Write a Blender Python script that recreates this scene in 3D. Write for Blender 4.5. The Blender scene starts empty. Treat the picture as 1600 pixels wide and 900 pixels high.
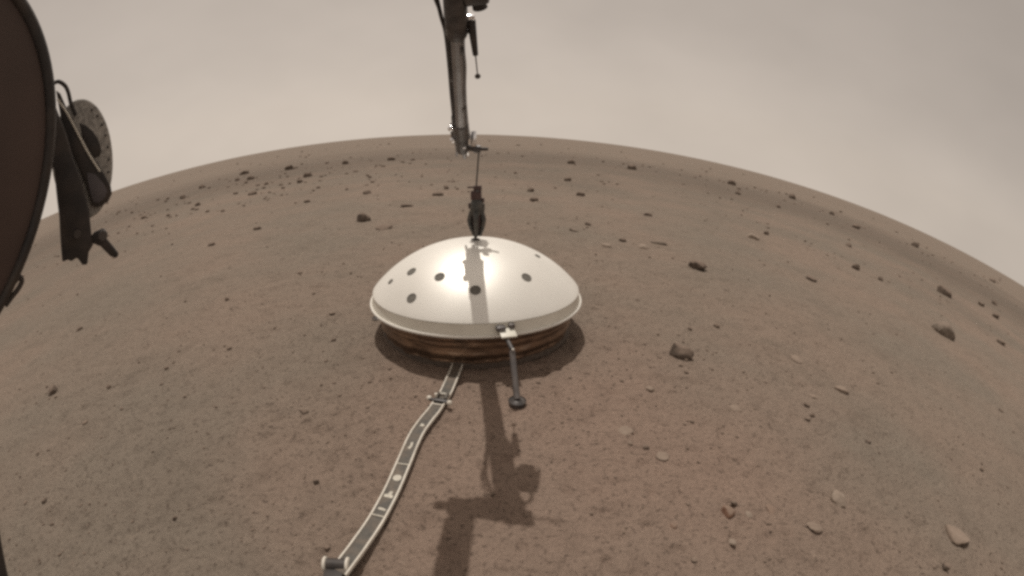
import bpy, bmesh, math, random
import numpy as np
from mathutils import Vector, Matrix

R = math.radians
scene = bpy.context.scene
col = scene.collection

# ------------------------------------------------------------------ camera
# wide fisheye lens (equidistant, 124 degrees across), optical centre below the
# middle of the cropped frame, so the flat plain's horizon bows
scene.render.engine = 'CYCLES'
PITCH, ROLL = R(36.53), R(-3.24)
CAM_H = 0.65
cam = bpy.data.cameras.new('camera')
cam.type = 'PANO'
cam.panorama_type = 'FISHEYE_LENS_POLYNOMIAL'
cam.sensor_fit = 'HORIZONTAL'
cam.sensor_width, cam.sensor_height = 16.0, 9.0
cam.fisheye_fov = math.pi
cam.fisheye_polynomial_k0 = 0.0
cam.fisheye_polynomial_k1 = -1.0 / 7.10
cam.fisheye_polynomial_k2 = cam.fisheye_polynomial_k3 = cam.fisheye_polynomial_k4 = 0.0
cam.shift_y = (665 - 450) / 900.0
cam.clip_start, cam.clip_end = 0.01, 20000
cam_ob = bpy.data.objects.new('camera', cam)
col.objects.link(cam_ob)
_r = Vector((1, 0, 0)); _u = Vector((0, math.sin(PITCH), math.cos(PITCH))); _f = Vector((0, math.cos(PITCH), -math.sin(PITCH)))
_c, _s = math.cos(ROLL), math.sin(ROLL)
_X = _r * _c - _u * _s; _Y = _r * _s + _u * _c; _Z = -_f
cam_ob.matrix_world = Matrix(((_X.x, _Y.x, _Z.x, 0), (_X.y, _Y.y, _Z.y, 0), (_X.z, _Y.z, _Z.z, CAM_H), (0, 0, 0, 1)))
scene.camera = cam_ob

# ------------------------------------------------------------------ sky
SUN_EL, SUN_AZ = R(68), R(-24)          # azimuth measured from +Y towards +X
sun_dir = Vector((math.cos(SUN_EL) * math.sin(SUN_AZ), math.cos(SUN_EL) * math.cos(SUN_AZ), math.sin(SUN_EL)))
world = bpy.data.worlds.new('World'); scene.world = world; world.use_nodes = True
nt = world.node_tree; nt.nodes.clear()
def wn(t, **k):
    n = nt.nodes.new(t)
    for a, b in k.items(): setattr(n, a, b)
    return n
out = wn('ShaderNodeOutputWorld'); bg = wn('ShaderNodeBackground')
sky = wn('ShaderNodeTexSky', sky_type='NISHITA')
sky.sun_disc = False
sky.sun_elevation = SUN_EL; sky.sun_rotation = SUN_AZ
sky.altitude = 0; sky.air_density = 1.0; sky.dust_density = 1.5; sky.ozone_density = 0.0
bw = wn('ShaderNodeRGBToBW')               # airborne dust takes the blue out of the sky
hsv = wn('ShaderNodeMix', data_type='RGBA'); hsv.inputs[0].default_value = 0.05
tint = wn('ShaderNodeMix', data_type='RGBA', blend_type='MULTIPLY'); tint.inputs[0].default_value = 1.0
tint.inputs[7].default_value = (1.0, 0.86, 0.735, 1)
# thin uneven veils of suspended dust
tc = wn('ShaderNodeTexCoord'); mp = wn('ShaderNodeMapping'); mp.inputs['Scale'].default_value = (1.4, 1.4, 2.4)
mp.inputs['Rotation'].default_value = (0.0, R(20), 0.0)
no = wn('ShaderNodeTexNoise'); no.inputs['Scale'].default_value = 2.2; no.inputs['Detail'].default_value = 3; no.inputs['Roughness'].default_value = 0.5
rp = wn('ShaderNodeMapRange'); rp.inputs[1].default_value = 0.3; rp.inputs[2].default_value = 0.7; rp.inputs[3].default_value = 0.945; rp.inputs[4].default_value = 1.045
veil = wn('ShaderNodeVectorMath', operation='SCALE')
L = nt.links.new
L(sky.outputs[0], hsv.inputs[7]); L(sky.outputs[0], bw.inputs[0]); L(bw.outputs[0], hsv.inputs[6])
# near the horizon the dust column saturates: no darkening below a few degrees
tcs = wn('ShaderNodeTexCoord'); sp3 = wn('ShaderNodeSeparateXYZ'); cb3 = wn('ShaderNodeCombineXYZ'); mxz = wn('ShaderNodeMath', operation='MAXIMUM'); mxz.inputs[1].default_value = 0.085
L(tcs.outputs['Generated'], sp3.inputs[0]); L(sp3.outputs[0], cb3.inputs[0]); L(sp3.outputs[1], cb3.inputs[1]); L(sp3.outputs[2], mxz.inputs[0]); L(mxz.outputs[0], cb3.inputs[2]); L(cb3.outputs[0], sky.inputs[0])
# thick dust evens the whole sky out: compress its range about the mean
bw2 = wn('ShaderNodeRGBToBW'); dv = wn('ShaderNodeMath', operation='MULTIPLY'); dv.inputs[1].default_value = 1 / 4.5
pw = wn('ShaderNodeMath', operation='POWER'); pw.inputs[1].default_value = -0.5
flat = wn('ShaderNodeVectorMath', operation='SCALE')
L(hsv.outputs[2], bw2.inputs[0]); L(bw2.outputs[0], dv.inputs[0]); L(dv.outputs[0], pw.inputs[0])
L(hsv.outputs[2], flat.inputs[0]); L(pw.outputs[0], flat.inputs[3]); L(flat.outputs[0], tint.inputs[6])
L(tc.outputs['Generated'], mp.inputs[0]); L(mp.outputs[0], no.inputs['Vector']); L(no.outputs[0], rp.inputs[0])
L(tint.outputs[2], veil.inputs[0]); L(rp.outputs[0], veil.inputs[3])
L(veil.outputs[0], bg.inputs[0]); bg.inputs[1].default_value = 0.118
L(bg.outputs[0], out.inputs[0])

# ------------------------------------------------------------------ sun
sl = bpy.data.lights.new('sun', 'SUN'); sl.energy = 2.2; sl.angle = R(0.5); sl.color = (1.0, 0.94, 0.86)
so = bpy.data.objects.new('sun', sl); col.objects.link(so)
so.rotation_euler = sun_dir.to_track_quat('Z', 'Y').to_euler()

vs = scene.view_settings
vs.view_transform = 'Standard'; vs.look = 'None'; vs.exposure = 0.0; vs.gamma = 1.0; vs.use_curve_mapping = False
scene.cycles.use_denoising = False
scene.cycles.max_bounces = 6
scene.cycles.pixel_filter_type = 'BLACKMAN_HARRIS'
scene.cycles.filter_width = 3.1          # the small lens is soft

random.seed(7)
rng = np.random.default_rng(11)

# ------------------------------------------------------------------ materials
def mat(name):
    m = bpy.data.materials.new(name); m.use_nodes = True
    return m, m.node_tree, m.node_tree.nodes['Principled BSDF']

def plain(name, colr, rough=0.5, metal=0.0, spec=0.5, var=0.12, scale=40.0, bump=0.0, dust=0.0, bscale=None):
    """Colour with wear noise, a little bump and settled dust."""
    m, t, b = mat(name)
    co = t.nodes.new('ShaderNodeTexCoord')
    n = t.nodes.new('ShaderNodeTexNoise'); n.inputs['Scale'].default_value = scale; n.inputs['Detail'].default_value = 6
    t.links.new(co.outputs['Object'], n.inputs['Vector'])
    r = t.nodes.new('ShaderNodeValToRGB')
    r.color_ramp.elements[0].position = 0.3; r.color_ramp.elements[1].position = 0.7
    r.color_ramp.elements[0].color = tuple(c * (1 - var) for c in colr) + (1,)
    r.color_ramp.elements[1].color = tuple(min(1, c * (1 + var)) for c in colr) + (1,)
    t.links.new(n.outputs[0], r.inputs[0])
    src = r.outputs[0]
    if dust > 0:
        n2 = t.nodes.new('ShaderNodeTexNoise'); n2.inputs['Scale'].default_value = scale * 0.35; n2.inputs['Detail'].default_value = 8
        t.links.new(co.outputs['Object'], n2.inputs['Vector'])
        mr = t.nodes.new('ShaderNodeMapRange'); mr.inputs[1].default_value = 0.42; mr.inputs[2].default_value = 0.75
        mr.inputs[3].default_value = 0.0; mr.inputs[4].default_value = dust
        t.links.new(n2.outputs[0], mr.inputs[0])
        mx = t.nodes.new('ShaderNodeMix'); mx.data_type = 'RGBA'
        mx.inputs[7].default_value = (0.30, 0.215, 0.15, 1)
        t.links.new(mr.outputs[0], mx.inputs[0]); t.links.new(src, mx.inputs[6]); src = mx.outputs[2]
    t.links.new(src, b.inputs['Base Color'])
    b.inputs['Roughness'].default_value = rough; b.inputs['Metallic'].default_value = metal
    b.inputs['Specular IOR Level'].default_value = spec
    if bump > 0:
        n3 = t.nodes.new('ShaderNodeTexNoise'); n3.inputs['Scale'].default_value = bscale or scale * 3; n3.inputs['Detail'].default_value = 4
        t.links.new(co.outputs['Object'], n3.inputs['Vector'])
        bp = t.nodes.new('ShaderNodeBump'); bp.inputs['Strength'].default_value = bump; bp.inputs['Distance'].default_value = 0.002
        t.links.new(n3.outputs[0], bp.inputs['Height']); t.links.new(bp.outputs[0], b.inputs['Normal'])
    return m

def soil():
    m, t, b = mat('dusty_soil')
    N = t.nodes.new; K = t.links.new
    co = N('ShaderNodeTexCoord')
    def noise(scale, det=6, rough=0.55):
        n = N('ShaderNodeTexNoise'); n.inputs['Scale'].default_value = scale; n.inputs['Detail'].default_value = det
        n.inputs['Roughness'].default_value = rough; K(co.outputs['Object'], n.inputs['Vector']); return n.outputs[0]
    def rng_(src, a, b_, c, d):
        r = N('ShaderNodeMapRange'); r.inputs[1].default_value = a; r.inputs[2].default_value = b_
        r.inputs[3].default_value = c; r.inputs[4].default_value = d; K(src, r.inputs[0]); return r.outputs[0]
    def mix(f, a, b_, mode='MIX'):
        x = N('ShaderNodeMix'); x.data_type = 'RGBA'; x.blend_type = mode
        if isinstance(f, float): x.inputs[0].default_value = f
        else: K(f, x.inputs[0])
        for s, v in ((6, a), (7, b_)):
            if isinstance(v, tuple): x.inputs[s].default_value = v
            else: K(v, x.inputs[s])
        return x.outputs[2]
    # broad patches: pinkish dust against duller brown sand
    c = mix(rng_(noise(0.9, 4), 0.38, 0.62, 0, 1), SOIL_A, SOIL_B)
    c = mix(rng_(noise(0.12, 5), 0.40, 0.66, 0, 0.35), c, SOIL_C)
    c = mix(rng_(noise(3.1, 5, 0.6), 0.50, 0.68, 0, 0.45), c, SOIL_C)             # duller scuffs half a metre across
    # outside the sand-filled hollow the surface is darker and stonier
    ln = N('ShaderNodeVectorMath'); ln.operation = 'LENGTH'; K(co.outputs['Object'], ln.inputs[0])
    ad = N('ShaderNodeMath'); ad.operation = 'MULTIPLY_ADD'; K(noise(0.22, 5), ad.inputs[0]); ad.inputs[1].default_value = 14.0; K(ln.outputs['Value'], ad.inputs[2])
    k1 = rng_(ad.outputs[0], 12.5, 18.5, 0, 0.62); k2 = rng_(ad.outputs[0], 22, 32, 1, 0.15)      # a stony belt, then paler plain
    mu = N('ShaderNodeMath'); mu.operation = 'MULTIPLY'; K(k1, mu.inputs[0]); K(k2, mu.inputs[1])
    c = mix(mu.outputs[0], c, SOIL_D)
    # pinkish, lighter tone on the ground in front and to the right of the dome
    ds = N('ShaderNodeVectorMath'); ds.operation = 'DISTANCE'; K(co.outputs['Object'], ds.inputs[0]); ds.inputs[1].default_value = (0.22, 0.85, 0)
    ad2 = N('ShaderNodeMath'); ad2.operation = 'MULTIPLY_ADD'; K(noise(2.2, 6, 0.6), ad2.inputs[0]); ad2.inputs[1].default_value = 1.1; K(ds.outputs['Value'], ad2.inputs[2])
    c = mix(rng_(ad2.outputs[0], 0.7, 1.5, 0.7, 0), c, SOIL_P)
    c = mix(rng_(noise(14, 6, 0.65), 0.3, 0.7, 0.85, 1.12), (0, 0, 0, 1), c)    # unevenness a few cm across
    c = mix(rng_(noise(140, 4, 0.7), 0.25, 0.75, 0.74, 1.0), (0.03, 0.022, 0.018, 1), c)
    sp = rng_(noise(80, 4, 0.6), 0.54, 0.68, 0, 0.60)                             # dark grit
    c = mix(sp, c, (0.075, 0.055, 0.043, 1))
    sp2 = rng_(noise(38, 2, 0.5), 0.68, 0.76, 0, 0.30)                            # pale crusts
    c = mix(sp2, c, (0.42, 0.33, 0.26, 1))
    K(c, b.inputs['Base Color'])
    b.inputs['Roughness'].default_value = 0.95; b.inputs['Specular IOR Level'].default_value = 0.15
    b1 = N('ShaderNodeBump'); b1.inputs['Strength'].default_value = 1.0; b1.inputs['Distance'].default_value = 0.010
    K(noise(70, 6, 0.7), b1.inputs['Height'])
    b2 = N('ShaderNodeBump'); b2.inputs['Strength'].default_value = 0.6; b2.inputs['Distance'].default_value = 0.0025
    K(noise(220, 4, 0.7), b2.inputs['Height']); K(b1.outputs[0], b2.inputs['Normal'])
    K(b2.outputs[0], b.inputs['Normal'])
    return m
SOIL_A = (0.316, 0.242, 0.192, 1)
SOIL_B = (0.275, 0.228, 0.184, 1)
SOIL_D = (0.155, 0.124, 0.099, 1)
SOIL_P = (0.360, 0.252, 0.198, 1)
SOIL_C = (0.228, 0.184, 0.146, 1)

def rockmat(name, a, b_, rough=0.9, dust=0.75):
    m, t, b = mat(name)
    co = t.nodes.new('ShaderNodeTexCoord')
    n = t.nodes.new('ShaderNodeTexNoise'); n.inputs['Scale'].default_value = 30; n.inputs['Detail'].default_value = 8; n.inputs['Roughness'].default_value = 0.65
    t.links.new(co.outputs['Object'], n.inputs['Vector'])
    r = t.nodes.new('ShaderNodeValToRGB'); r.color_ramp.elements[0].position = 0.35; r.color_ramp.elements[1].position = 0.65
    r.color_ramp.elements[0].color = a + (1,); r.color_ramp.elements[1].color = b_ + (1,)
    t.links.new(n.outputs[0], r.inputs[0])
    # soil dust lying on the upper faces
    ge = t.nodes.new('ShaderNodeNewGeometry'); sx = t.nodes.new('ShaderNodeSeparateXYZ'); t.links.new(ge.outputs['Normal'], sx.inputs[0])
    ad = t.nodes.new('ShaderNodeMath'); ad.operation = 'MULTIPLY_ADD'; t.links.new(n.outputs[0], ad.inputs[0]); ad.inputs[1].default_value = 0.7; t.links.new(sx.outputs[2], ad.inputs[2])
    mr = t.nodes.new('ShaderNodeMapRange'); mr.inputs[1].default_value = 0.75; mr.inputs[2].default_value = 1.15; mr.inputs[4].default_value = dust
    t.links.new(ad.outputs[0], mr.inputs[0])
    mx = t.nodes.new('ShaderNodeMix'); mx.data_type = 'RGBA'; mx.inputs[7].default_value = (0.245, 0.185, 0.146, 1)
    t.links.new(mr.outputs[0], mx.inputs[0]); t.links.new(r.outputs[0], mx.inputs[6]); t.links.new(mx.outputs[2], b.inputs['Base Color'])
    b.inputs['Roughness'].default_value = rough; b.inputs['Specular IOR Level'].default_value = 0.2
    bp = t.nodes.new('ShaderNodeBump'); bp.inputs['Strength'].default_value = 0.5; bp.inputs['Distance'].default_value = 0.004
    n2 = t.nodes.new('ShaderNodeTexNoise'); n2.inputs['Scale'].default_value = 90; n2.inputs['Detail'].default_value = 5
    t.links.new(co.outputs['Object'], n2.inputs['Vector']); t.links.new(n2.outputs[0], bp.inputs['Height']); t.links.new(bp.outputs[0], b.inputs['Normal'])
    return m

def foil():
    m, t, b = mat('crumpled_bronze_foil')
    N = t.nodes.new; K = t.links.new
    co = N('ShaderNodeTexCoord')
    mpn = N('ShaderNodeMapping'); mpn.inputs['Scale'].default_value = (1, 1, 1.4); K(co.outputs['Object'], mpn.inputs[0])
    n = N('ShaderNodeTexNoise'); n.inputs['Scale'].default_value = 9; n.inputs['Detail'].default_value = 7; n.inputs['Distortion'].default_value = 1.2; K(mpn.outputs[0], n.inputs['Vector'])
    r = N('ShaderNodeValToRGB'); e = r.color_ramp.elements
    e[0].position = 0.32; e[0].color = (0.150, 0.105, 0.078, 1); e[1].position = 0.72; e[1].color = (0.38, 0.265, 0.185, 1)
    q = e.new(0.5); q.color = (0.235, 0.163, 0.117, 1)
    K(n.outputs[0], r.inputs[0]); K(r.outputs[0], b.inputs['Base Color'])
    b.inputs['Metallic'].default_value = 0.75; b.inputs['Roughness'].default_value = 0.33
    v = N('ShaderNodeTexVoronoi'); v.inputs['Scale'].default_value = 28; K(mpn.outputs[0], v.inputs['Vector'])
    n2 = N('ShaderNodeTexNoise'); n2.inputs['Scale'].default_value = 34; n2.inputs['Detail'].default_value = 6; n2.inputs['Distortion'].default_value = 0.8; K(mpn.outputs[0], n2.inputs['Vector'])
    ad = N('ShaderNodeMath'); ad.operation = 'ADD'; K(v.outputs['Distance'], ad.inputs[0]); K(n2.outputs[0], ad.inputs[1])
    bp = N('ShaderNodeBump'); bp.inputs['Strength'].default_value = 0.45; bp.inputs['Distance'].default_value = 0.004; K(ad.outputs[0], bp.inputs['Height']); K(bp.outputs[0], b.inputs['Normal'])
    return m

M = {
    'gold': foil(),
    'soil': soil(),
    'dark': rockmat('basalt', (0.085, 0.066, 0.054), (0.175, 0.138, 0.112)),
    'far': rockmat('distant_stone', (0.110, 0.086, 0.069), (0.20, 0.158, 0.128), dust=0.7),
    'grey': rockmat('dusty_stone', (0.15, 0.122, 0.10), (0.27, 0.225, 0.185), dust=0.5),
    'pale': rockmat('pale_stone', (0.26, 0.205, 0.163), (0.40, 0.33, 0.27), dust=0.3),
    'sandy': rockmat('sandy_crust', (0.235, 0.180, 0.142), (0.330, 0.262, 0.210), dust=0.4),
    'red': rockmat('reddish_stone', (0.16, 0.088, 0.06), (0.31, 0.19, 0.135)),
    'gravel': rockmat('grit', (0.105, 0.080, 0.063), (0.215, 0.165, 0.130)),
    'white': plain('white_shell_paint', (0.93, 0.905, 0.845), rough=0.45, metal=0.30, spec=1.0, var=0.03, scale=7, dust=0.16, bump=0.05, bscale=30),
    'rim': plain('cream_flange', (0.80, 0.77, 0.68), rough=0.45, var=0.06, scale=18, dust=0.25),
    'bead': plain('white_bead', (0.82, 0.79, 0.73), rough=0.3, var=0.04, scale=25, dust=0.12),
    'vent': plain('vent_screen', (0.155, 0.142, 0.122), rough=0.7, var=0.25, scale=300, bump=0.4),
    'mail': plain('chain_mail', (0.10, 0.075, 0.058), rough=0.65, metal=0.4, var=0.4, scale=200, bump=0.8, bscale=500),
    'arm': plain('grey_arm_tube', (0.30, 0.30, 0.31), rough=0.34, metal=0.6, var=0.2, scale=22, dust=0.10),
    'armdark': plain('dark_arm_housing', (0.085, 0.080, 0.080), rough=0.40, metal=0.4, var=0.35, scale=40, dust=0.15),
    'black': plain('black_harness', (0.030, 0.026, 0.025), rough=0.6, var=0.3, scale=60, dust=0.15),
    'chrome': plain('bright_aluminium', (0.90, 0.90, 0.92), rough=0.22, metal=1.0, var=0.05, scale=40),
    'legm': plain('grey_leg_metal', (0.15, 0.14, 0.14), rough=0.45, metal=0.6, var=0.2, scale=50, dust=0.3),
    'grap': plain('grapple_metal', (0.080, 0.080, 0.076), rough=0.5, metal=0.35, var=0.4, scale=90, dust=0.25),
    'grapred': plain('grapple_reddish', (0.085, 0.050, 0.045), rough=0.55, var=0.3, scale=90),
    'belt': plain('grey_belt', (0.095, 0.086, 0.074), rough=0.7, var=0.2, scale=90, dust=0.45, bump=0.3),
    'strip': plain('pale_edge_strip', (0.76, 0.715, 0.63), rough=0.55, var=0.1, scale=60, dust=0.3),
    'mark': plain('pale_print', (0.58, 0.54, 0.46), rough=0.7, var=0.2, scale=150),
    'disc': plain('brown_cover', (0.085, 0.056, 0.048), rough=0.55, var=0.22, scale=6, dust=0.12),
    'plate': plain('speckled_plate', (0.36, 0.345, 0.32), rough=0.8, var=0.4, scale=160, bump=0.3),
    'greyp': plain('dull_grey_lining', (0.12, 0.108, 0.115), rough=0.7, var=0.2, scale=40),
}

# ------------------------------------------------------------------ mesh helpers
def link(name, verts, faces, m, parent=None, smooth=True):
    me = bpy.data.meshes.new(name)
    me.from_pydata([tuple(v) for v in verts], [], faces)
    me.materials.append(M[m] if isinstance(m, str) else m)
    if smooth: me.polygons.foreach_set('use_smooth', [True] * len(me.polygons))
    me.update()
    o = bpy.data.objects.new(name, me); col.objects.link(o)
    if parent is not None: o.parent = parent
    return o

def link_bm(name, bm, m, parent=None, smooth=True, sharp=40):
    bmesh.ops.recalc_face_normals(bm, faces=bm.faces)
    if smooth:
        for f in bm.faces: f.smooth = True
        for e in bm.edges:
            if len(e.link_faces) == 2 and e.calc_face_angle(0) > R(sharp): e.smooth = False
    me = bpy.data.meshes.new(name); bm.to_mesh(me); bm.free()
    me.materials.append(M[m])
    o = bpy.data.objects.new(name, me); col.objects.link(o)
    if parent is not None: o.parent = parent
    return o

def thing(name, label, cat, loc=(0, 0, 0), group=None):
    """Empty at the base of a thing; its parts are modelled in world coordinates minus loc."""
    o = bpy.data.objects.new(name, None); o.empty_display_size = 0.05; col.objects.link(o)
    tag(o, label, cat, group); o['at'] = loc
    o.location = loc
    return o

def tag(o, label, cat, group=None):
    o['label'] = label; o['category'] = cat
    if group: o['group'] = group

def settle(root):
    """Parts were built in world space: keep them there under the placed root."""
    inv = Matrix.Translation(-root.location)
    for ch in root.children: ch.matrix_parent_inverse = inv

def tube_bm(bm, pts, rad, seg=16, cap=True):
    pts = [Vector(p) for p in pts]
    rads = rad if isinstance(rad, (list, tuple)) else [rad] * len(pts)
    rings = []; prev = None
    for i, p in enumerate(pts):
        d = (pts[min(i + 1, len(pts) - 1)] - pts[max(i - 1, 0)])
        if d.length < 1e-9: d = prev_d
        d.normalize(); prev_d = d
        if prev is None:
            a = d.orthogonal().normalized()
        else:
            a = prev - d * prev.dot(d)
            a = d.orthogonal().normalized() if a.length < 1e-6 else a.normalized()
        prev = a; b = d.cross(a)
        rings.append([bm.verts.new(p + (a * math.cos(2 * math.pi * k / seg) + b * math.sin(2 * math.pi * k / seg)) * rads[i]) for k in range(seg)])
    for r0, r1 in zip(rings, rings[1:]):
        for k in range(seg):
            bm.faces.new((r0[k], r0[(k + 1) % seg], r1[(k + 1) % seg], r1[k]))
    if cap:
        bm.faces.new(rings[0][::-1]); bm.faces.new(rings[-1])
    return bm

def tube(name, pts, rad, m, parent, seg=16):
    return link_bm(name, tube_bm(bmesh.new(), pts, rad, seg), m, parent)

def sweep_smooth(pts, n=6):
    """Catmull-Rom through pts."""
    P = [Vector(p) for p in pts]; P = [2 * P[0] - P[1]] + P + [2 * P[-1] - P[-2]]
    o = []
    for i in range(1, len(P) - 2):
        for k in range(n):
            t = k / n
            o.append(0.5 * ((2 * P[i]) + (P[i + 1] - P[i - 1]) * t + (2 * P[i - 1] - 5 * P[i] + 4 * P[i + 1] - P[i + 2]) * t * t + (3 * P[i] - P[i - 1] - 3 * P[i + 1] + P[i + 2]) * t ** 3))
    o.append(P[-2]); return o

def box_bm(bm, c, ax, ay, az, sx, sy, sz, bev=0.0):
    """Box centred at c with half sizes along given axes, bevelled."""
    b2 = bmesh.new(); bmesh.ops.create_cube(b2, size=2)
    if bev > 0:
        for v in b2.verts: v.co = Vector((v.co.x * sx, v.co.y * sy, v.co.z * sz))
        bmesh.ops.bevel(b2, geom=b2.edges[:], offset=bev, segments=2, profile=0.5, affect='EDGES')
    else:
        for v in b2.verts: v.co = Vector((v.co.x * sx, v.co.y * sy, v.co.z * sz))
    mp_ = {}
    for v in b2.verts: mp_[v] = bm.verts.new(Vector(c) + ax * v.co.x + ay * v.co.y + az * v.co.z)
    for f in b2.faces: bm.faces.new([mp_[v] for v in f.verts])
    b2.free(); return bm

def extrude_outline(name, pts, frame, t0, t1, m, parent, bev=0.002):
    """Outline in a frame (o, u, v, n) given thickness from t0 to t1 along n."""
    o, u, v, n = frame
    bm = bmesh.new()
    a = [bm.verts.new(o + u * x + v * y + n * t0) for x, y in pts]
    b = [bm.verts.new(o + u * x + v * y + n * t1) for x, y in pts]
    bm.faces.new(a[::-1]); bm.faces.new(b)
    for i in range(len(pts)):
        j = (i + 1) % len(pts); bm.faces.new((a[i], a[j], b[j], b[i]))
    bmesh.ops.recalc_face_normals(bm, faces=bm.faces)
    if bev:
        es = [e for e in bm.edges if len(e.link_faces) == 2 and e.calc_face_angle(0) > R(60)]
        bmesh.ops.bevel(bm, geom=es, offset=bev, segments=2, profile=0.5, affect='EDGES', clamp_overlap=True)
    return link_bm(name, bm, m, parent, sharp=50)

def lathe(name, prof, centre, m, parent, seg=96, axis=None, sharp=35):
    cx, cy, cz = centre
    verts, faces = [], []
    n = len(prof)
    for k in range(seg):
        a = 2 * math.pi * k / seg
        for r, z in prof: verts.append((cx + r * math.cos(a), cy + r * math.sin(a), cz + z))
    for k in range(seg):
        j = (k + 1) % seg
        for i in range(n - 1):
            faces.append((k * n + i, j * n + i, j * n + i + 1, k * n + i + 1))
    bm = bmesh.new(); me = bpy.data.meshes.new('tmp'); me.from_pydata(verts, [], faces); bm.from_mesh(me); bpy.data.meshes.remove(me)
    bmesh.ops.remove_doubles(bm, verts=bm.verts, dist=1e-6)
    return link_bm(name, bm, m, parent, sharp=sharp)

# ------------------------------------------------------------------ ground
_T = rng.random((256, 256))
def vnoise(x, y):
    xi = np.floor(x).astype(np.int64); yi = np.floor(y).astype(np.int64)
    fx = x - xi; fy = y - yi
    fx = fx * fx * fx * (fx * (fx * 6 - 15) + 10); fy = fy * fy * fy * (fy * (fy * 6 - 15) + 10)
    g = lambda a, b: _T[a & 255, b & 255]
    return ((g(xi, yi) * (1 - fx) + g(xi + 1, yi) * fx) * (1 - fy) + (g(xi, yi + 1) * (1 - fx) + g(xi + 1, yi + 1) * fx) * fy) * 2 - 1
def fbm(x, y, f, o=4, seed=0):
    s = np.zeros_like(x); a = 1.0; n = 0
    for i in range(o):
        c, sn = math.cos(0.7 * i + seed), math.sin(0.7 * i + seed)
        s += a * vnoise((x * c - y * sn) * f + 37.1 * i + seed * 11.3, (x * sn + y * c) * f + 91.7 * i + seed * 5.7)
        n += a; a *= 0.5; f *= 2.07
    return s / n
def sst(a, b, x):
    t = np.clip((x - a) / (b - a), 0, 1); return t * t * (3 - 2 * t)
def ground_z(x, y, fine=True):
    x = np.asarray(x, float); y = np.asarray(y, float)
    r = np.hypot(x, y)
    z = 0.006 * fbm(x, y, 0.9, 3, 1) + 0.0035 * fbm(x, y, 5.0, 3, 2) * (1 - sst(30, 60, r))
    z += 0.045 * fbm(x, y, 0.13, 3, 3) * sst(3, 9, r)
    z += 0.25 * fbm(x, y, 0.02, 3, 4) * sst(20, 90, r) + 1.3 * fbm(x, y, 0.003, 3, 5) * sst(200, 700, r)
    z += (0.09 + 0.05 * fbm(x, y, 0.15, 2, 6)) * np.exp(-((r - 12.5) / 3.2) ** 2)      # low rim of the hollow
    if fine:
        k = 1 - sst(9, 14, r)
        z += k * (0.0032 * fbm(x, y, 24, 3, 7))
        p = vnoise(x * 33 + 5, y * 33 + 9); z -= k * 0.0070 * np.clip(p - 0.40, 0, 1) * 1.8          # small pits
        p = vnoise(x * 13 + 50, y * 13 + 31); z -= k * 0.011 * np.clip(p - 0.50, 0, 1) * 1.6
    return z
_z0 = float(ground_z(np.array([-0.147]), np.array([1.3]), False)[0])
def gz(x, y, fine=False):
    return float(ground_z(np.array([x]), np.array([y]), fine)[0]) - _z0

def build_ground():
    na = 840
    rr = np.concatenate([np.geomspace(0.12, 12, 640), np.geomspace(12, 9000, 150)[1:]])
    # angular samples are denser in front of the lander
    s = np.linspace(0, 1, na, endpoint=False); th = 2 * np.pi * s - 0.55 * np.sin(4 * np.pi * s) / 2 * 0.9
    th = th + np.pi / 2
    A, RR = np.meshgrid(th, rr)
    X, Y = RR * np.cos(A), RR * np.sin(A)
    Z = ground_z(X.ravel(), Y.ravel()) - _z0
    co = np.stack([X.ravel(), Y.ravel(), Z], 1)
    nr = len(rr)
    i = np.arange(nr - 1)[:, None] * na; k = np.arange(na)[None, :]; k2 = (k + 1) % na
    q = np.stack([i + k, i + k2, i + na + k2, i + na + k], -1).reshape(-1, 4)
    co = np.vstack([co, [[0, 0, co[:na, 2].mean()]]])
    tri = np.stack([np.full(na, nr * na), np.arange(na), (np.arange(na) + 1) % na], 1)
    me = bpy.data.meshes.new('ground')
    me.vertices.add(len(co)); me.vertices.foreach_set('co', co.ravel())
    nl = q.size + tri.size
    me.loops.add(nl); me.loops.foreach_set('vertex_index', np.concatenate([q.ravel(), tri.ravel()]).astype(np.int32))
    me.polygons.add(len(q) + len(tri))
    me.polygons.foreach_set('loop_start', np.concatenate([np.arange(len(q)) * 4, q.size + np.arange(len(tri)) * 3]).astype(np.int32))
    me.polygons.foreach_set('use_smooth', np.ones(len(q) + len(tri), bool))
    me.update(calc_edges=True); me.validate()
    me.materials.append(M['soil'])
    o = bpy.data.objects.new('ground', me); col.objects.link(o)
    if me.polygons[0].normal.z < 0: me.flip_normals()
    o['kind'] = 'structure'; o['label'] = 'dusty brown gritty plain running to the horizon'
build_ground()

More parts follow.
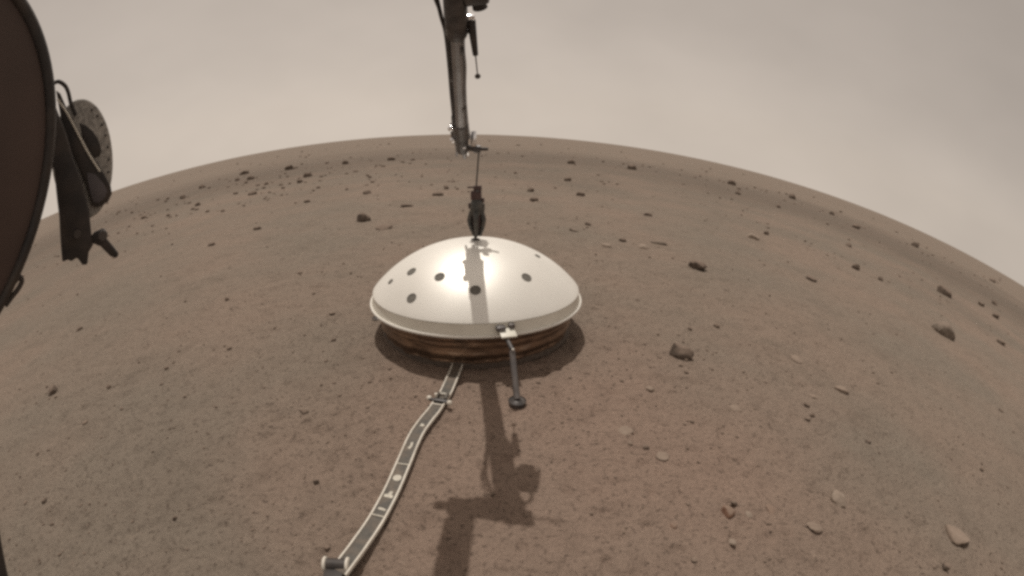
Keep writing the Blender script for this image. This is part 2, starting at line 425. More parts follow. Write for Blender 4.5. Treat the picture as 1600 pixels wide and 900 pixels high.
ROCKS = [
    (0.556, 1.323, 0.0843, 0.75, 'dark', 'dark knobbly double-humped rock lying directly right of the white dome'),
    (3.196, 2.317, 0.2254, 0.62, 'grey', 'largest grey rock on the right, thick block with shaded dark front face'),
    (0.813, 0.643, 0.0551, 0.60, 'pale', 'pale angular rock with bright flat top in the lower right foreground'),
    (1.215, 0.480, 0.0946, 0.28, 'sandy', 'long pale half-buried ridge of stone near the bottom right corner'),
    (0.469, 0.607, 0.0312, 0.70, 'red', 'reddish rounded stone touching a smaller dark pebble, below right of the dome foot'),
    (0.492, 0.636, 0.0189, 0.60, 'dark', 'small dark pebble sitting just behind the reddish rounded stone'),
    (0.518, 0.603, 0.0203, 0.45, 'pale', 'small pale chip just right of the reddish rounded stone'),
    (1.101, 1.411, 0.0751, 0.30, 'sandy', 'flat pale sandy stone on open soil right of the double-humped dark rock'),
    (1.198, 1.204, 0.0717, 0.30, 'sandy', 'flat pale slab, middle right, between the grey block and the foreground pale rock'),
    (1.012, 1.133, 0.0326, 0.30, 'sandy', 'small pale flake left of the flat middle-right slab'),
    (0.391, 1.091, 0.0318, 0.30, 'sandy', 'small pale flake below left of the double-humped dark rock'),
    (0.642, 1.013, 0.0403, 0.28, 'sandy', 'thin pale flake on pinkish soil below the double-humped dark rock'),
    (0.319, 0.816, 0.0184, 0.70, 'dark', 'single round black pebble right of the arm shadow'),
    (0.357, 0.786, 0.0335, 0.22, 'sandy', 'thin light flake just right of the round black pebble'),
    (0.281, 0.875, 0.0349, 0.16, 'sandy', 'faint broad pale crust patch above the round black pebble'),
    (0.686, 0.556, 0.0463, 0.25, 'sandy', 'crooked pale sliver of stone below the bright-topped foreground rock'),
    (5.388, 4.146, 0.3078, 0.35, 'dark', 'dark low slab beyond the largest grey rock on the right'),
    (6.662, 4.007, 0.1428, 0.60, 'dark', 'dark pebble right of the largest grey rock, lowest of three'),
    (8.607, 5.330, 0.1572, 0.60, 'dark', 'dark pebble near the right picture edge, uppermost of three beside the low slab'),
    (6.930, 4.527, 0.1520, 0.40, 'dark', 'flattened dark pebble between the low slab and the right-edge pebbles'),
    (4.749, 2.672, 0.1546, 0.25, 'dark', 'thin dark sliver of stone at the right edge below the pebble trio'),
    (0.451, 0.527, 0.0201, 0.50, 'pale', 'small light pebble below the reddish rounded stone'),
    (0.332, 0.572, 0.0157, 0.50, 'red', 'small brownish pebble left of the reddish rounded stone, bottom centre right'),
    (1.076, 0.395, 0.0278, 0.60, 'dark', 'dark pebble at the bottom edge below the long pale ridge'),
    (0.948, 1.075, 0.0222, 0.55, 'dark', 'upper dark pebble of a pair below the small pale flake, middle right'),
    (0.897, 0.989, 0.0209, 0.50, 'dark', 'lower dark pebble of a pair, middle right'),
    (1.104, 0.892, 0.0242, 0.50, 'dark', 'lone dark pebble on bare soil, lower right'),
    (0.586, 0.614, 0.0301, 0.25, 'red', 'flat brownish crust stone right of the reddish rounded stone'),
    (1.053, 2.554, 0.1159, 0.60, 'dark', 'dark triangular rock standing right of the dome, upper right ground'),
    (2.228, 4.096, 0.1658, 0.35, 'pale', 'low pale rock beyond the dark triangular rock'),
    (2.630, 4.594, 0.0751, 0.60, 'dark', 'tiny dark stone touching the far side of the low pale rock'),
    (0.521, 2.822, 0.0870, 0.35, 'pale', 'leftmost of two pale stones just behind the dome on its right'),
    (0.675, 3.020, 0.0534, 0.70, 'dark', 'dark pebble between the two pale stones behind the dome'),
    (0.790, 2.899, 0.0823, 0.40, 'pale', 'rightmost of two pale stones just behind the dome on its right'),
    (0.955, 3.112, 0.1216, 0.20, 'grey', 'flat grey stone right of the two pale stones behind the dome'),
    (0.489, 3.473, 0.0502, 0.60, 'dark', 'tiny dark stone up slope from the two pale stones'),
    (1.178, 4.327, 0.0893, 0.45, 'dark', 'slanting dark stone on smooth ground above the two pale stones'),
    (0.356, 3.197, 0.0693, 0.30, 'grey', 'low grey stone right above the dome shoulder'),
    (0.060, 5.364, 0.1066, 0.65, 'dark', 'conspicuous black stone right of the hanging grapple'),
    (0.094, 4.575, 0.1041, 0.40, 'dark', 'flat dark stone just below the conspicuous black stone'),
    (0.611, 6.936, 0.1280, 0.60, 'dark', 'dark stone farther out, up right of the conspicuous black stone'),
    (0.626, 5.310, 0.1214, 0.40, 'dark', 'low dark stone right of the flat one near the grapple'),
    (1.014, 10.996, 0.2337, 0.50, 'dark', 'far dark stone right of the arm end, close below the horizon'),
    (2.540, 11.328, 0.3112, 0.40, 'dark', 'wide far dark stone right of centre in the far rock band'),
    (6.237, 13.652, 0.3386, 0.55, 'dark', 'larger of two far dark stones on the right, below the falling horizon'),
    (4.771, 10.008, 0.1721, 0.50, 'dark', 'smaller of two far dark stones on the right'),
    (10.373, 16.670, 0.4150, 0.50, 'dark', 'far dark stone close under the horizon, right side'),
    (5.359, 9.103, 0.1342, 0.60, 'dark', 'small dark stone below left of the stone under the right horizon'),
    (2.098, 2.840, 0.0910, 0.40, 'dark', 'flattened dark stone right of the dark triangular rock'),
    (3.398, 3.867, 0.1242, 0.60, 'dark', 'round dark stone far right on the slope, with pale soil behind'),
    (3.572, 3.633, 0.0796, 0.55, 'dark', 'small dark stone right of the round dark one on the far right slope'),
    (14.561, 13.373, 0.4179, 0.50, 'dark', 'dark stone high on the right, next to the horizon edge'),
    (4.737, 5.710, 0.1154, 0.55, 'dark', 'small dark stone above the round dark one on the right slope'),
    (8.284, 9.843, 0.2721, 0.40, 'dark', 'low dark stone near the right horizon, above the small ones'),
    (10.150, 13.535, 0.2623, 0.50, 'dark', 'small dark stone right below the horizon, upper right'),
    (23.015, 14.818, 0.5785, 0.40, 'dark', 'dark flat stone touching the horizon line at the far right'),
    (-1.248, 3.419, 0.1146, 0.70, 'dark', 'largest dark rock up left of the dome, lumpy'),
    (-0.970, 3.090, 0.1210, 0.28, 'dark', 'flat dark rock beside the lumpy one, just up left of the dome'),
    (-2.231, 3.437, 0.0760, 0.50, 'dark', 'lone dark stone on smooth soil, upper left'),
    (-2.413, 2.994, 0.0714, 0.45, 'dark', 'lone dark stone nearest the hanging lever, upper left'),
    (-5.887, 10.871, 0.2615, 0.60, 'dark', 'darkest stone of the far left rock band'),
    (-6.012, 9.227, 0.2331, 0.45, 'dark', 'middle stone of the far left rock band, above a flat one'),
    (-4.156, 6.396, 0.1833, 0.35, 'dark', 'flat stone at the near edge of the far left rock band'),
    (-8.963, 13.415, 0.3866, 0.40, 'dark', 'wide stone at the far edge of the left rock band'),
    (-7.490, 9.295, 0.2189, 0.50, 'dark', 'stone at the left end of the far left rock band'),
    (-6.911, 7.878, 0.1627, 0.50, 'dark', 'outermost small stone left of the far rock band'),
    (-5.174, 6.234, 0.1259, 0.40, 'dark', 'small flat stone at the near left end of the far rock band'),
    (-4.220, 10.598, 0.1770, 0.60, 'dark', 'small far dark stone left of centre under the horizon'),
    (-3.149, 10.832, 0.2387, 0.50, 'dark', 'far dark stone left of the robotic arm under the horizon'),
    (-1.780, 5.096, 0.1225, 0.40, 'dark', 'low dark stone midway between far rock band and lumpy rock'),
    (-2.392, 4.779, 0.0986, 0.35, 'dark', 'low stone on smooth soil right of the far left rock band'),
    (-1.053, 4.078, 0.1320, 0.25, 'dark', 'flat wide stone above left of the dome top'),
    (-0.900, 4.796, 0.1456, 0.30, 'dark', 'wide low stone immediately left of the grapple'),
    (-0.899, 5.304, 0.0763, 0.65, 'dark', 'small black stone just behind the wide low one left of the grapple'),
    (-4.027, 8.180, 0.2189, 0.45, 'dark', 'right end stone of the far left rock band'),
    (-3.745, 7.273, 0.1271, 0.50, 'dark', 'small stone at the right end of the far left rock band'),
    (-1.821, 0.925, 0.0574, 0.70, 'dark', 'lone dark lumpy stone on bare soil at the left edge'),
    (-0.541, 0.882, 0.0224, 0.55, 'dark', 'lone dark pebble left of the tether clamp'),
    (-1.222, 0.423, 0.0204, 0.70, 'dark', 'dark pebble in the lower left corner area above the black strut'),
    (-0.409, 0.635, 0.0140, 0.80, 'dark', 'dark pebble left of the tether midpoint'),
    (-2.359, 1.522, 0.0446, 0.50, 'dark', 'small dark pebble up right of the lone lumpy stone on the left'),
    (-0.710, 0.478, 0.0136, 0.80, 'dark', 'dark pebble on the lower left soil, far from anything'),
    (-0.621, 1.849, 0.0376, 0.70, 'dark', 'dark stone peeking from behind the left edge of the dome'),
]
VENTS = [(-0.327, 1.316), (-0.228, 1.253), (-0.305, 1.21), (-0.119, 1.204), (0.022, 1.292), (-0.4, 1.328), (0.056, 1.457)]

# ------------------------------------------------------------------ rocks and grit
def rock_mesh(seed, flat, subdiv=3, facet=0.35):
    r_ = random.Random(seed)
    bm = bmesh.new(); bmesh.ops.create_icosphere(bm, subdivisions=subdiv, radius=1.0)
    planes = []
    for _ in range(9):
        d = Vector((r_.gauss(0, 1), r_.gauss(0, 1), r_.gauss(0, 0.8))).normalized(); planes.append((d, r_.uniform(0.55, 0.92)))
    off = Vector((r_.uniform(-50, 50), r_.uniform(-50, 50), r_.uniform(-50, 50)))
    from mathutils import noise as mn
    for v in bm.verts:
        p = v.co.copy()
        p *= 1 + 0.28 * mn.noise(p * 1.3 + off) + 0.10 * mn.noise(p * 3.7 + off) + 0.05 * mn.noise(p * 9 + off)
        for d, t in planes:
            e = p.dot(d) - t
            if e > 0: p -= d * e * 0.85
        v.co = p
    xs = [v.co.x for v in bm.verts]; w = (max(xs) - min(xs)) / 2
    zs = [v.co.z for v in bm.verts]; hz = (max(zs) - min(zs)) / 2
    for v in bm.verts: v.co = Vector((v.co.x / w, v.co.y / w * r_.uniform(0.98, 1.0), v.co.z / hz))
    return bm

TONE = {'sandy': 'sandy', 'dark': 'dark', 'grey': 'grey', 'pale': 'pale', 'red': 'red'}
def rocks():
    for i, (x, y, w, fl, tone, label) in enumerate(ROCKS):
        bm = rock_mesh(100 + i, fl)
        hw = w / 2
        if math.hypot(x, y) > 4.5: hw *= 0.82; fl = min(0.8, fl * 1.5)
        hh = max(hw * fl * 1.15, 0.004)
        rz = random.uniform(-0.5, 0.5) + math.atan2(x, y) * -1
        sy = random.uniform(0.6, 0.95)
        far = math.hypot(x, y)
        for v in bm.verts: v.co = Vector((v.co.x * hw, v.co.y * hw * sy, v.co.z * hh))
        if label.startswith('dark knobbly'):
            for v in bm.verts:
                t = v.co.x / hw; v.co.z *= 0.62 + 0.5 * min(1, abs(t + 0.1) * 1.6)
        bmesh.ops.rotate(bm, verts=bm.verts, cent=(0, 0, 0), matrix=Matrix.Rotation(random.uniform(-0.15, 0.15), 3, 'Y') @ Matrix.Rotation(random.uniform(-0.12, 0.12), 3, 'X'))
        name = 'rock' if w > 0.03 else 'pebble'
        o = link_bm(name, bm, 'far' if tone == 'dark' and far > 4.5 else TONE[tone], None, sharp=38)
        sink = 0.46 if tone in ('pale', 'red', 'sandy') else 0.36
        o.location = (x, y + hw * 0.3, gz(x, y) + hh * (1 - 2 * sink) * (1 if fl > 0.25 else 0.4))
        o.rotation_euler = (0, 0, rz)
        tag(o, label, 'rock', 'rocks lying on the soil')

def gravel():
    ico = bmesh.new(); bmesh.ops.create_icosphere(ico, subdivisions=1, radius=1.0)
    base = np.array([v.co[:] for v in ico.verts]); fc = np.array([[v.index for v in f.verts] for f in ico.faces]); ico.free()
    pos = []
    def add(n, r0, r1, a0, a1, p0, p1, power=2.2):
        u = rng.random(n)
        d = 1 / (1 / r0 + u * (1 / r1 - 1 / r0))        # even over the picture's height
        a = rng.uniform(R(a0), R(a1), n)
        px = p0 + (p1 - p0) * rng.random(n) ** power
        x, y = d * np.sin(a), d * np.cos(a)
        keep = (np.hypot(x + 0.147, y - 1.47) > 0.36)
        keep &= fbm(x, y, 1.1 / np.sqrt(1) , 3, 9) + rng.uniform(-0.5, 0.5, n) > -0.12
        rad = np.minimum(px * np.hypot(d, 0.65) / 710 / 2, 0.13)
        for q in np.stack([x, y, rad], 1)[keep]: pos.append(q)
    add(6500, 0.42, 22, -100, 100, 1.0, 4.2)
    add(3000, 0.35, 1.6, -100, 100, 1.4, 6.0, 2.6)           # close grit
    add(900, 0.40, 3.0, -100, 100, 4.0, 10.0, 3.2)      # clods and small stones of many sizes
    add(320, 5.0, 16, -62, 50, 1.6, 6.0, 2.2)            # rocky band under the horizon
    add(200, 6.0, 13, -50, -12, 2.0, 8.0, 2.0)
    add(420, 13, 60, -75, 75, 1.2, 4.5, 2.2)             # beyond the low rim
    pos_ = np.array(pos); n = len(pos_)
    sc = pos_[:, 2:3] * rng.uniform(0.7, 1.3, (n, 3)) * [1, 1, 0.7]
    rot = rng.uniform(0, 2 * np.pi, n)
    J = 1 + 0.45 * (rng.random((n, len(base))) - 0.5)
    v = base[None] * J[..., None] * sc[:, None, :]
    c, s = np.cos(rot)[:, None], np.sin(rot)[:, None]
    vx = v[..., 0] * c - v[..., 1] * s; vy = v[..., 0] * s + v[..., 1] * c
    z = ground_z(pos_[:, 0], pos_[:, 1]) - _z0
    V = np.stack([vx + pos_[:, 0:1], vy + pos_[:, 1:2], v[..., 2] + (z + pos_[:, 2] * 0.25)[:, None]], -1).reshape(-1, 3)
    Fc = (fc[None] + (np.arange(n) * len(base))[:, None, None]).reshape(-1, 3)
    o = link('gravel', V.tolist(), Fc.tolist(), 'gravel', None, smooth=False)
    o['kind'] = 'stuff'; o['label'] = 'fine dark grit and tiny pebbles scattered over the soil'; o['category'] = 'gravel'
rocks()
gravel()

# ------------------------------------------------------------------ white dome shield
CX, CY_ = -0.147, 1.47
def dome():
    g0 = gz(CX, CY_ - 0.3)
    t = thing('instrument_dome', 'shiny white dome with dark dots and bronze foil skirt standing on the soil', 'instrument shield', (CX, CY_, g0))
    R0, zc, za = 0.345, 0.152, 0.302
    hc = za - zc; rho = (R0 * R0 + hc * hc) / (2 * hc)
    def cap(r): return math.sqrt(rho * rho - r * r) - (rho - hc) + zc
    prof = [(r, cap(r)) for r in [R0 * (k / 40) for k in range(41)]]
    prof += [(R0 + 0.0015, zc - 0.002)]
    shell = lathe('dome_shell', prof, (CX, CY_, 0), 'white', t, 160)
    # sloping flange below the dome edge and a rounded bead round its foot
    lathe('flange', [(R0 - 0.004, zc - 0.0015), (R0 + 0.0005, zc - 0.004), (R0 + 0.0015, zc - 0.012), (R0 + 0.008, 0.118), (R0 + 0.010, 0.113), (R0 - 0.02, 0.1125)], (CX, CY_, 0), 'rim', t, 160, sharp=50)
    ring = [(0.3555 + 0.0042 * math.cos(a), 0.1135 + 0.0046 * math.sin(a)) for a in [2 * math.pi * k / 12 for k in range(13)]]
    lathe('rim_bead', ring, (CX, CY_, 0), 'bead', t, 160, sharp=80)
    # dark round vents set into the shell
    for vi, (vx, vy) in enumerate(VENTS):
        r = math.hypot(vx - CX, vy - CY_); c = Vector((vx, vy, cap(min(r, R0))))
        n = (c - Vector((CX, CY_, zc - (rho - hc)))).normalized()
        a = Vector((0, 0, 1)).cross(n).normalized(); b = n.cross(a)
        bm = bmesh.new(); seg = 28; rv = 0.0135 if vi < 5 else 0.0085
        rings = []
        for rr, hgt in ((rv * 1.18, -0.0008), (rv * 1.16, 0.0016), (rv * 1.0, 0.0018), (rv * 0.97, 0.0006), (rv * 0.5, 0.0006), (0.0008, 0.0006)):
            sag = rho - math.sqrt(rho * rho - rr * rr)
            rings.append([bm.verts.new(c + n * (hgt - sag) + (a * math.cos(2 * math.pi * k / seg) + b * math.sin(2 * math.pi * k / seg)) * rr) for k in range(seg)])
        for q0, q1 in zip(rings, rings[1:]):
            for k in range(seg): bm.faces.new((q0[k], q0[(k + 1) % seg], q1[(k + 1) % seg], q1[k]))
        bm.faces.new(rings[-1])
        link_bm('vent', bm, 'vent', shell)
    # lifting knob on the apex
    lathe('lifting_knob', [(0.0, 0.026), (0.007, 0.025), (0.010, 0.021), (0.009, 0.017), (0.005, 0.014), (0.005, 0.006), (0.014, 0.004), (0.016, -0.001)], (CX, CY_, za - 0.0005), 'grap', shell, 28)
    # foil skirt with stitched tucks and wrinkles
    na, nz = 300, 30
    verts, faces = [], []
    for k in range(na):
        a = 2 * math.pi * k / na
        for i in range(nz):
            s = i / (nz - 1)
            z = 0.112 * (1 - s) + 0.006 * s + g0 * s
            r = 0.337 - 0.020 * s
            r += 0.0010 * math.sin(a * 23 + 2 * math.sin(a * 5)) * (0.3 + 0.7 * s)
            u_, w_ = np.array([math.cos(a) * 3]), np.array([math.sin(a) * 3])
            r += 0.0035 * float(fbm(u_ + s * 0.9, w_ + s * 1.3, 2.2, 5, 12)[0]) * (0.35 + 0.65 * s)
            for zc_, wd, dp in ((0.30, 0.03, 0.0028), (0.47, 0.025, 0.0018), (0.84, 0.05, 0.003)):
                r -= dp * math.exp(-((s - zc_ - 0.025 * math.sin(a * 3 + zc_ * 9) - 0.008 * math.sin(a * 11 + zc_ * 30)) / wd) ** 2)
            r += 0.004 * math.exp(-((s - 0.66) / 0.08) ** 2)
            verts.append((CX + r * math.cos(a), CY_ + r * math.sin(a), z))
    for k in range(na):
        j = (k + 1) % na
        for i in range(nz - 1): faces.append((k * nz + i, k * nz + i + 1, j * nz + i + 1, j * nz + i))
    sk = link('skirt', verts, faces, 'gold', t)
    # heavy mesh hem lying on the soil
    verts, faces = [], []; nz = 8
    for k in range(na):
        a = 2 * math.pi * k / na
        wob = 0.002 * math.sin(a * 17 + math.sin(a * 7) * 2) + 0.001 * math.sin(a * 41)
        for i, (r, z) in enumerate(((0.315, 0.016), (0.3185, 0.013), (0.321, 0.008), (0.323, 0.004), (0.325, 0.003), (0.326, 0.001), (0.326, -0.004), (0.31, -0.006))):
            x, y = CX + (r + wob * (i / 7)) * math.cos(a), CY_ + (r + wob * (i / 7)) * math.sin(a)
            verts.append((x, y, z + gz(x, y)))
    for k in range(na):
        j = (k + 1) % na
        for i in range(nz - 1): faces.append((k * nz + i, k * nz + i + 1, j * nz + i + 1, j * nz + i))
    link('skirt_hem', verts, faces, 'mail', sk)
    # seam ribbon under the bead
    ring = [(0.3415 + 0.003 * math.cos(a), 0.1035 + 0.0045 * math.sin(a)) for a in [2 * math.pi * k / 8 for k in range(9)]]
    lathe('skirt_band', ring, (CX, CY_, 0), 'mail', sk, 120, sharp=80)
    # legs with bracket and dished foot
    def leg(top, foot, full):
        top, foot = Vector(top), Vector(foot); foot.z = gz(foot.x, foot.y, True)
        l = tube('leg', [top, top.lerp(foot, 0.5), foot + Vector((0, 0, 0.012))], [0.0084, 0.0084, 0.0090], 'legm', t, 18)
        c = (foot.x, foot.y, foot.z)
        lathe('foot', [(0.0, 0.0135), (0.006, 0.013), (0.0115, 0.010), (0.016, 0.007), (0.0195, 0.0075), (0.0225, 0.0105), (0.0235, 0.0095), (0.0225, 0.005), (0.021, -0.003)], c, 'armdark', l, 32)
        out = Vector((top.x - CX, top.y - CY_, 0)).normalized(); side = Vector((0, 0, 1)).cross(out); up = Vector((0, 0, 1))
        rimp = Vector((CX, CY_, 0)) + out * 0.345; rimp.z = 0.124
        if full:
            # pale folded clip that grips the rim
            br = box_bm(bmesh.new(), rimp + out * 0.022 + up * 0.003 + side * 0.004, side, (out * 0.9 - up * 0.25).normalized(), (up * 0.9 + out * 0.25).normalized(), 0.022, 0.020, 0.0028, 0.001)
            ob = link_bm('clip', br, 'rim', l)
            br = box_bm(bmesh.new(), rimp + out * 0.010 + up * 0.012 - side * 0.012, side, out, up, 0.012, 0.010, 0.007, 0.0015)
            link_bm('latch', br, 'legm', l)
            br = box_bm(bmesh.new(), rimp + out * 0.006 + up * 0.016 + side * 0.020, side, out, up, 0.008, 0.008, 0.006, 0.0015)
            link_bm('latch', br, 'legm', l)
            br = bmesh.new(); tube_bm(br, [rimp + out * 0.012 - up * 0.008, top + up * 0.004], 0.0062, 14)
            link_bm('leg_knuckle', br, 'armdark', l)
            br = bmesh.new(); bmesh.ops.create_uvsphere(br, u_segments=14, v_segments=8, radius=0.0036)
            bmesh.ops.translate(br, verts=br.verts, vec=top + out * 0.007 + up * 0.008)
            link_bm('bolt', br, 'bead', l)
        else:
            br = bmesh.new(); tube_bm(br, [rimp - out * 0.005 - up * 0.004, top], 0.006, 12)
            link_bm('leg_knuckle', br, 'armdark', l)
    leg((-0.009, 1.068, 0.100), (0.010, 0.972, 0), True)
    leg((-0.497, 1.525, 0.090), (-0.515, 1.500, 0), False)
    leg((0.075, 1.770, 0.090), (0.088, 1.785, 0), False)
    settle(t)
    t.rotation_euler = (0, R(-1.0), 0)          # stands a touch low on its left
dome()

# ------------------------------------------------------------------ ribbon tether
def tether():
    base = [(-0.279, 0.410), (-0.268, 0.436), (-0.2585, 0.470), (-0.244, 0.540), (-0.233, 0.62), (-0.226, 0.70), (-0.219, 0.80), (-0.206, 0.86), (-0.194, 0.904), (-0.186, 0.95), (-0.178, 0.997), (-0.173, 1.067), (-0.170, 1.12), (-0.168, 1.17)]
    zz = [0.016, 0.020, 0.018, 0.013, 0.012, 0.015, 0.013, 0.014, 0.013, 0.012, 0.011, 0.009, 0.008, 0.007]
    path = sweep_smooth([(x, y, z + gz(x, y)) for (x, y), z in zip(base, zz)], 8)
    t = thing('ribbon_tether', 'flat grey ribbon cable with pale edges running from the dome to the bottom edge', 'cable', (base[0][0], base[0][1], gz(*base[0])))
    n = len(path); up = Vector((0, 0, 1))
    def side(i):
        d = path[min(i + 1, n - 1)] - path[max(i - 1, 0)]; d.z = 0; d.normalize(); return d.cross(up)
    hw = 0.0148
    def strip(name, o0, o1, z0, z1, m, parent, i0=0, i1=n):
        bm = bmesh.new(); rings = []
        for i in range(i0, i1):
            s = side(i); p = path[i]
            rings.append([bm.verts.new(p + s * a + up * b) for a, b in ((o0, z0), (o1, z0), (o1, z1), (o0, z1))])
        for q0, q1 in zip(rings, rings[1:]):
            for k in range(4): bm.faces.new((q0[k], q0[(k + 1) % 4], q1[(k + 1) % 4], q1[k]))
        bm.faces.new(rings[0]); bm.faces.new(rings[-1][::-1])
        bmesh.ops.recalc_face_normals(bm, faces=bm.faces)
        es = [e for e in bm.edges if len(e.link_faces) == 2 and e.calc_face_angle(0) > R(60)]
        bmesh.ops.bevel(bm, geom=es, offset=0.0008, segments=2, profile=0.5, affect='EDGES', clamp_overlap=True)
        return link_bm(name, bm, m, parent, sharp=50)
    belt = strip('belt', -hw + 0.001, hw - 0.001, -0.002, 0.0012, 'belt', t)
    strip('edge_strip', -hw - 0.0019, -hw + 0.0019, -0.004, 0.0042, 'strip', t)
    strip('edge_strip', hw - 0.0019, hw + 0.0019, -0.004, 0.0042, 'strip', t)
    def nearest(y): return min(range(n), key=lambda i: abs(path[i].y - y))
    for y in (0.545, 0.695):
        i = nearest(y); s = side(i); p = path[i] + up * 0.0022
        d = s.cross(up)
        link_bm('cross_bar', box_bm(bmesh.new(), p, s, d, up, hw - 0.0025, 0.0014, 0.0012, 0.0005), 'mark', belt)
    # faint printed marks down the middle
    def printed(y, pts):
        i = nearest(y); s = side(i); d = up.cross(s); o = path[i] + up * 0.0015
        extrude_outline('printed_mark', pts, (o, s * 1.25, d * 1.25, up), -0.0004, 0.0004, 'mark', belt, 0)
    circ = lambda r, q=14: [(r * math.cos(2 * math.pi * k / q), r * math.sin(2 * math.pi * k / q)) for k in range(q)]
    printed(0.574, [(-0.007, -0.002), (0.006, -0.003), (0.007, 0.000), (0.001, 0.002), (-0.006, 0.0025)])
    printed(0.614, [(-0.008, -0.006), (0.006, -0.007), (0.008, -0.002), (0.003, 0.000), (0.004, 0.007), (-0.001, 0.008), (-0.003, 0.001), (-0.008, -0.001)])
    printed(0.662, circ(0.0075))
    printed(0.762, [(-0.004, -0.008), (0.001, -0.010), (0.003, 0.000), (0.002, 0.010), (-0.002, 0.008), (-0.001, 0.000)])
    printed(0.842, [(-0.004, -0.004), (0.004, -0.003), (0.004, 0.003), (-0.003, 0.005)])
    # clamp across the ribbon below the dome
    i = nearest(0.942); s = side(i); d = up.cross(s); p = path[i]
    cl = link_bm('clamp', box_bm(bmesh.new(), p + up * 0.006, s, d, up, 0.027, 0.0042, 0.0035, 0.0012), 'armdark', t)
    for sg, dd in ((-1, 0.004), (1, -0.004)):
        bm = bmesh.new(); bmesh.ops.create_uvsphere(bm, u_segments=16, v_segments=10, radius=0.0072)
        bmesh.ops.translate(bm, verts=bm.verts, vec=p + s * sg * 0.0285 + d * dd + up * 0.006)
        link_bm('knob', bm, 'strip', cl)
    for sg in (-1, 1):
        bm = box_bm(bmesh.new(), p + s * sg * 0.0125 + d * 0.022 + up * 0.006, s, d, up, 0.0035, 0.013, 0.004, 0.001)
        link_bm('side_lug', bm, 'belt', cl)
    link_bm('cross_bar', box_bm(bmesh.new(), p + d * 0.034 + up * 0.005, s, d, up, 0.017, 0.002, 0.002, 0.0007), 'strip', cl)
    link_bm('hook_post', tube_bm(bmesh.new(), [p + s * -0.012 + d * 0.010 + up * 0.004, p + s * -0.012 + d * 0.010 + up * 0.019], 0.0034, 12), 'strip', cl)
    link_bm('cross_bar', box_bm(bmesh.new(), p - d * 0.014 + up * 0.003, s, d, up, 0.014, 0.0018, 0.0016, 0.0006), 'strip', cl)
    # roller on which the ribbon folds, with two pale flanged ends
    a, b = Vector((-0.310, 0.424, gz(-0.31, 0.424) + 0.013)), Vector((-0.268, 0.428, gz(-0.27, 0.428) + 0.013))
    ax = (b - a).normalized()
    ro = tube('roller', [a, b], 0.0125, 'black', t, 24)
    for q, sg in ((a, -1), (b, 1)):
        link_bm('roller_flange', tube_bm(bmesh.new(), [q - ax * 0.0035, q - ax * 0.002, q + ax * 0.002, q + ax * 0.0035], [0.0125, 0.0150, 0.0150, 0.0125], 28), 'strip', ro)
    link_bm('roller_bracket', box_bm(bmesh.new(), (a + b) / 2 + Vector((0.002, -0.045, -0.004)), ax, up.cross(ax), up, 0.018, 0.034, 0.008, 0.002), 'black', ro)
    settle(t)
tether()

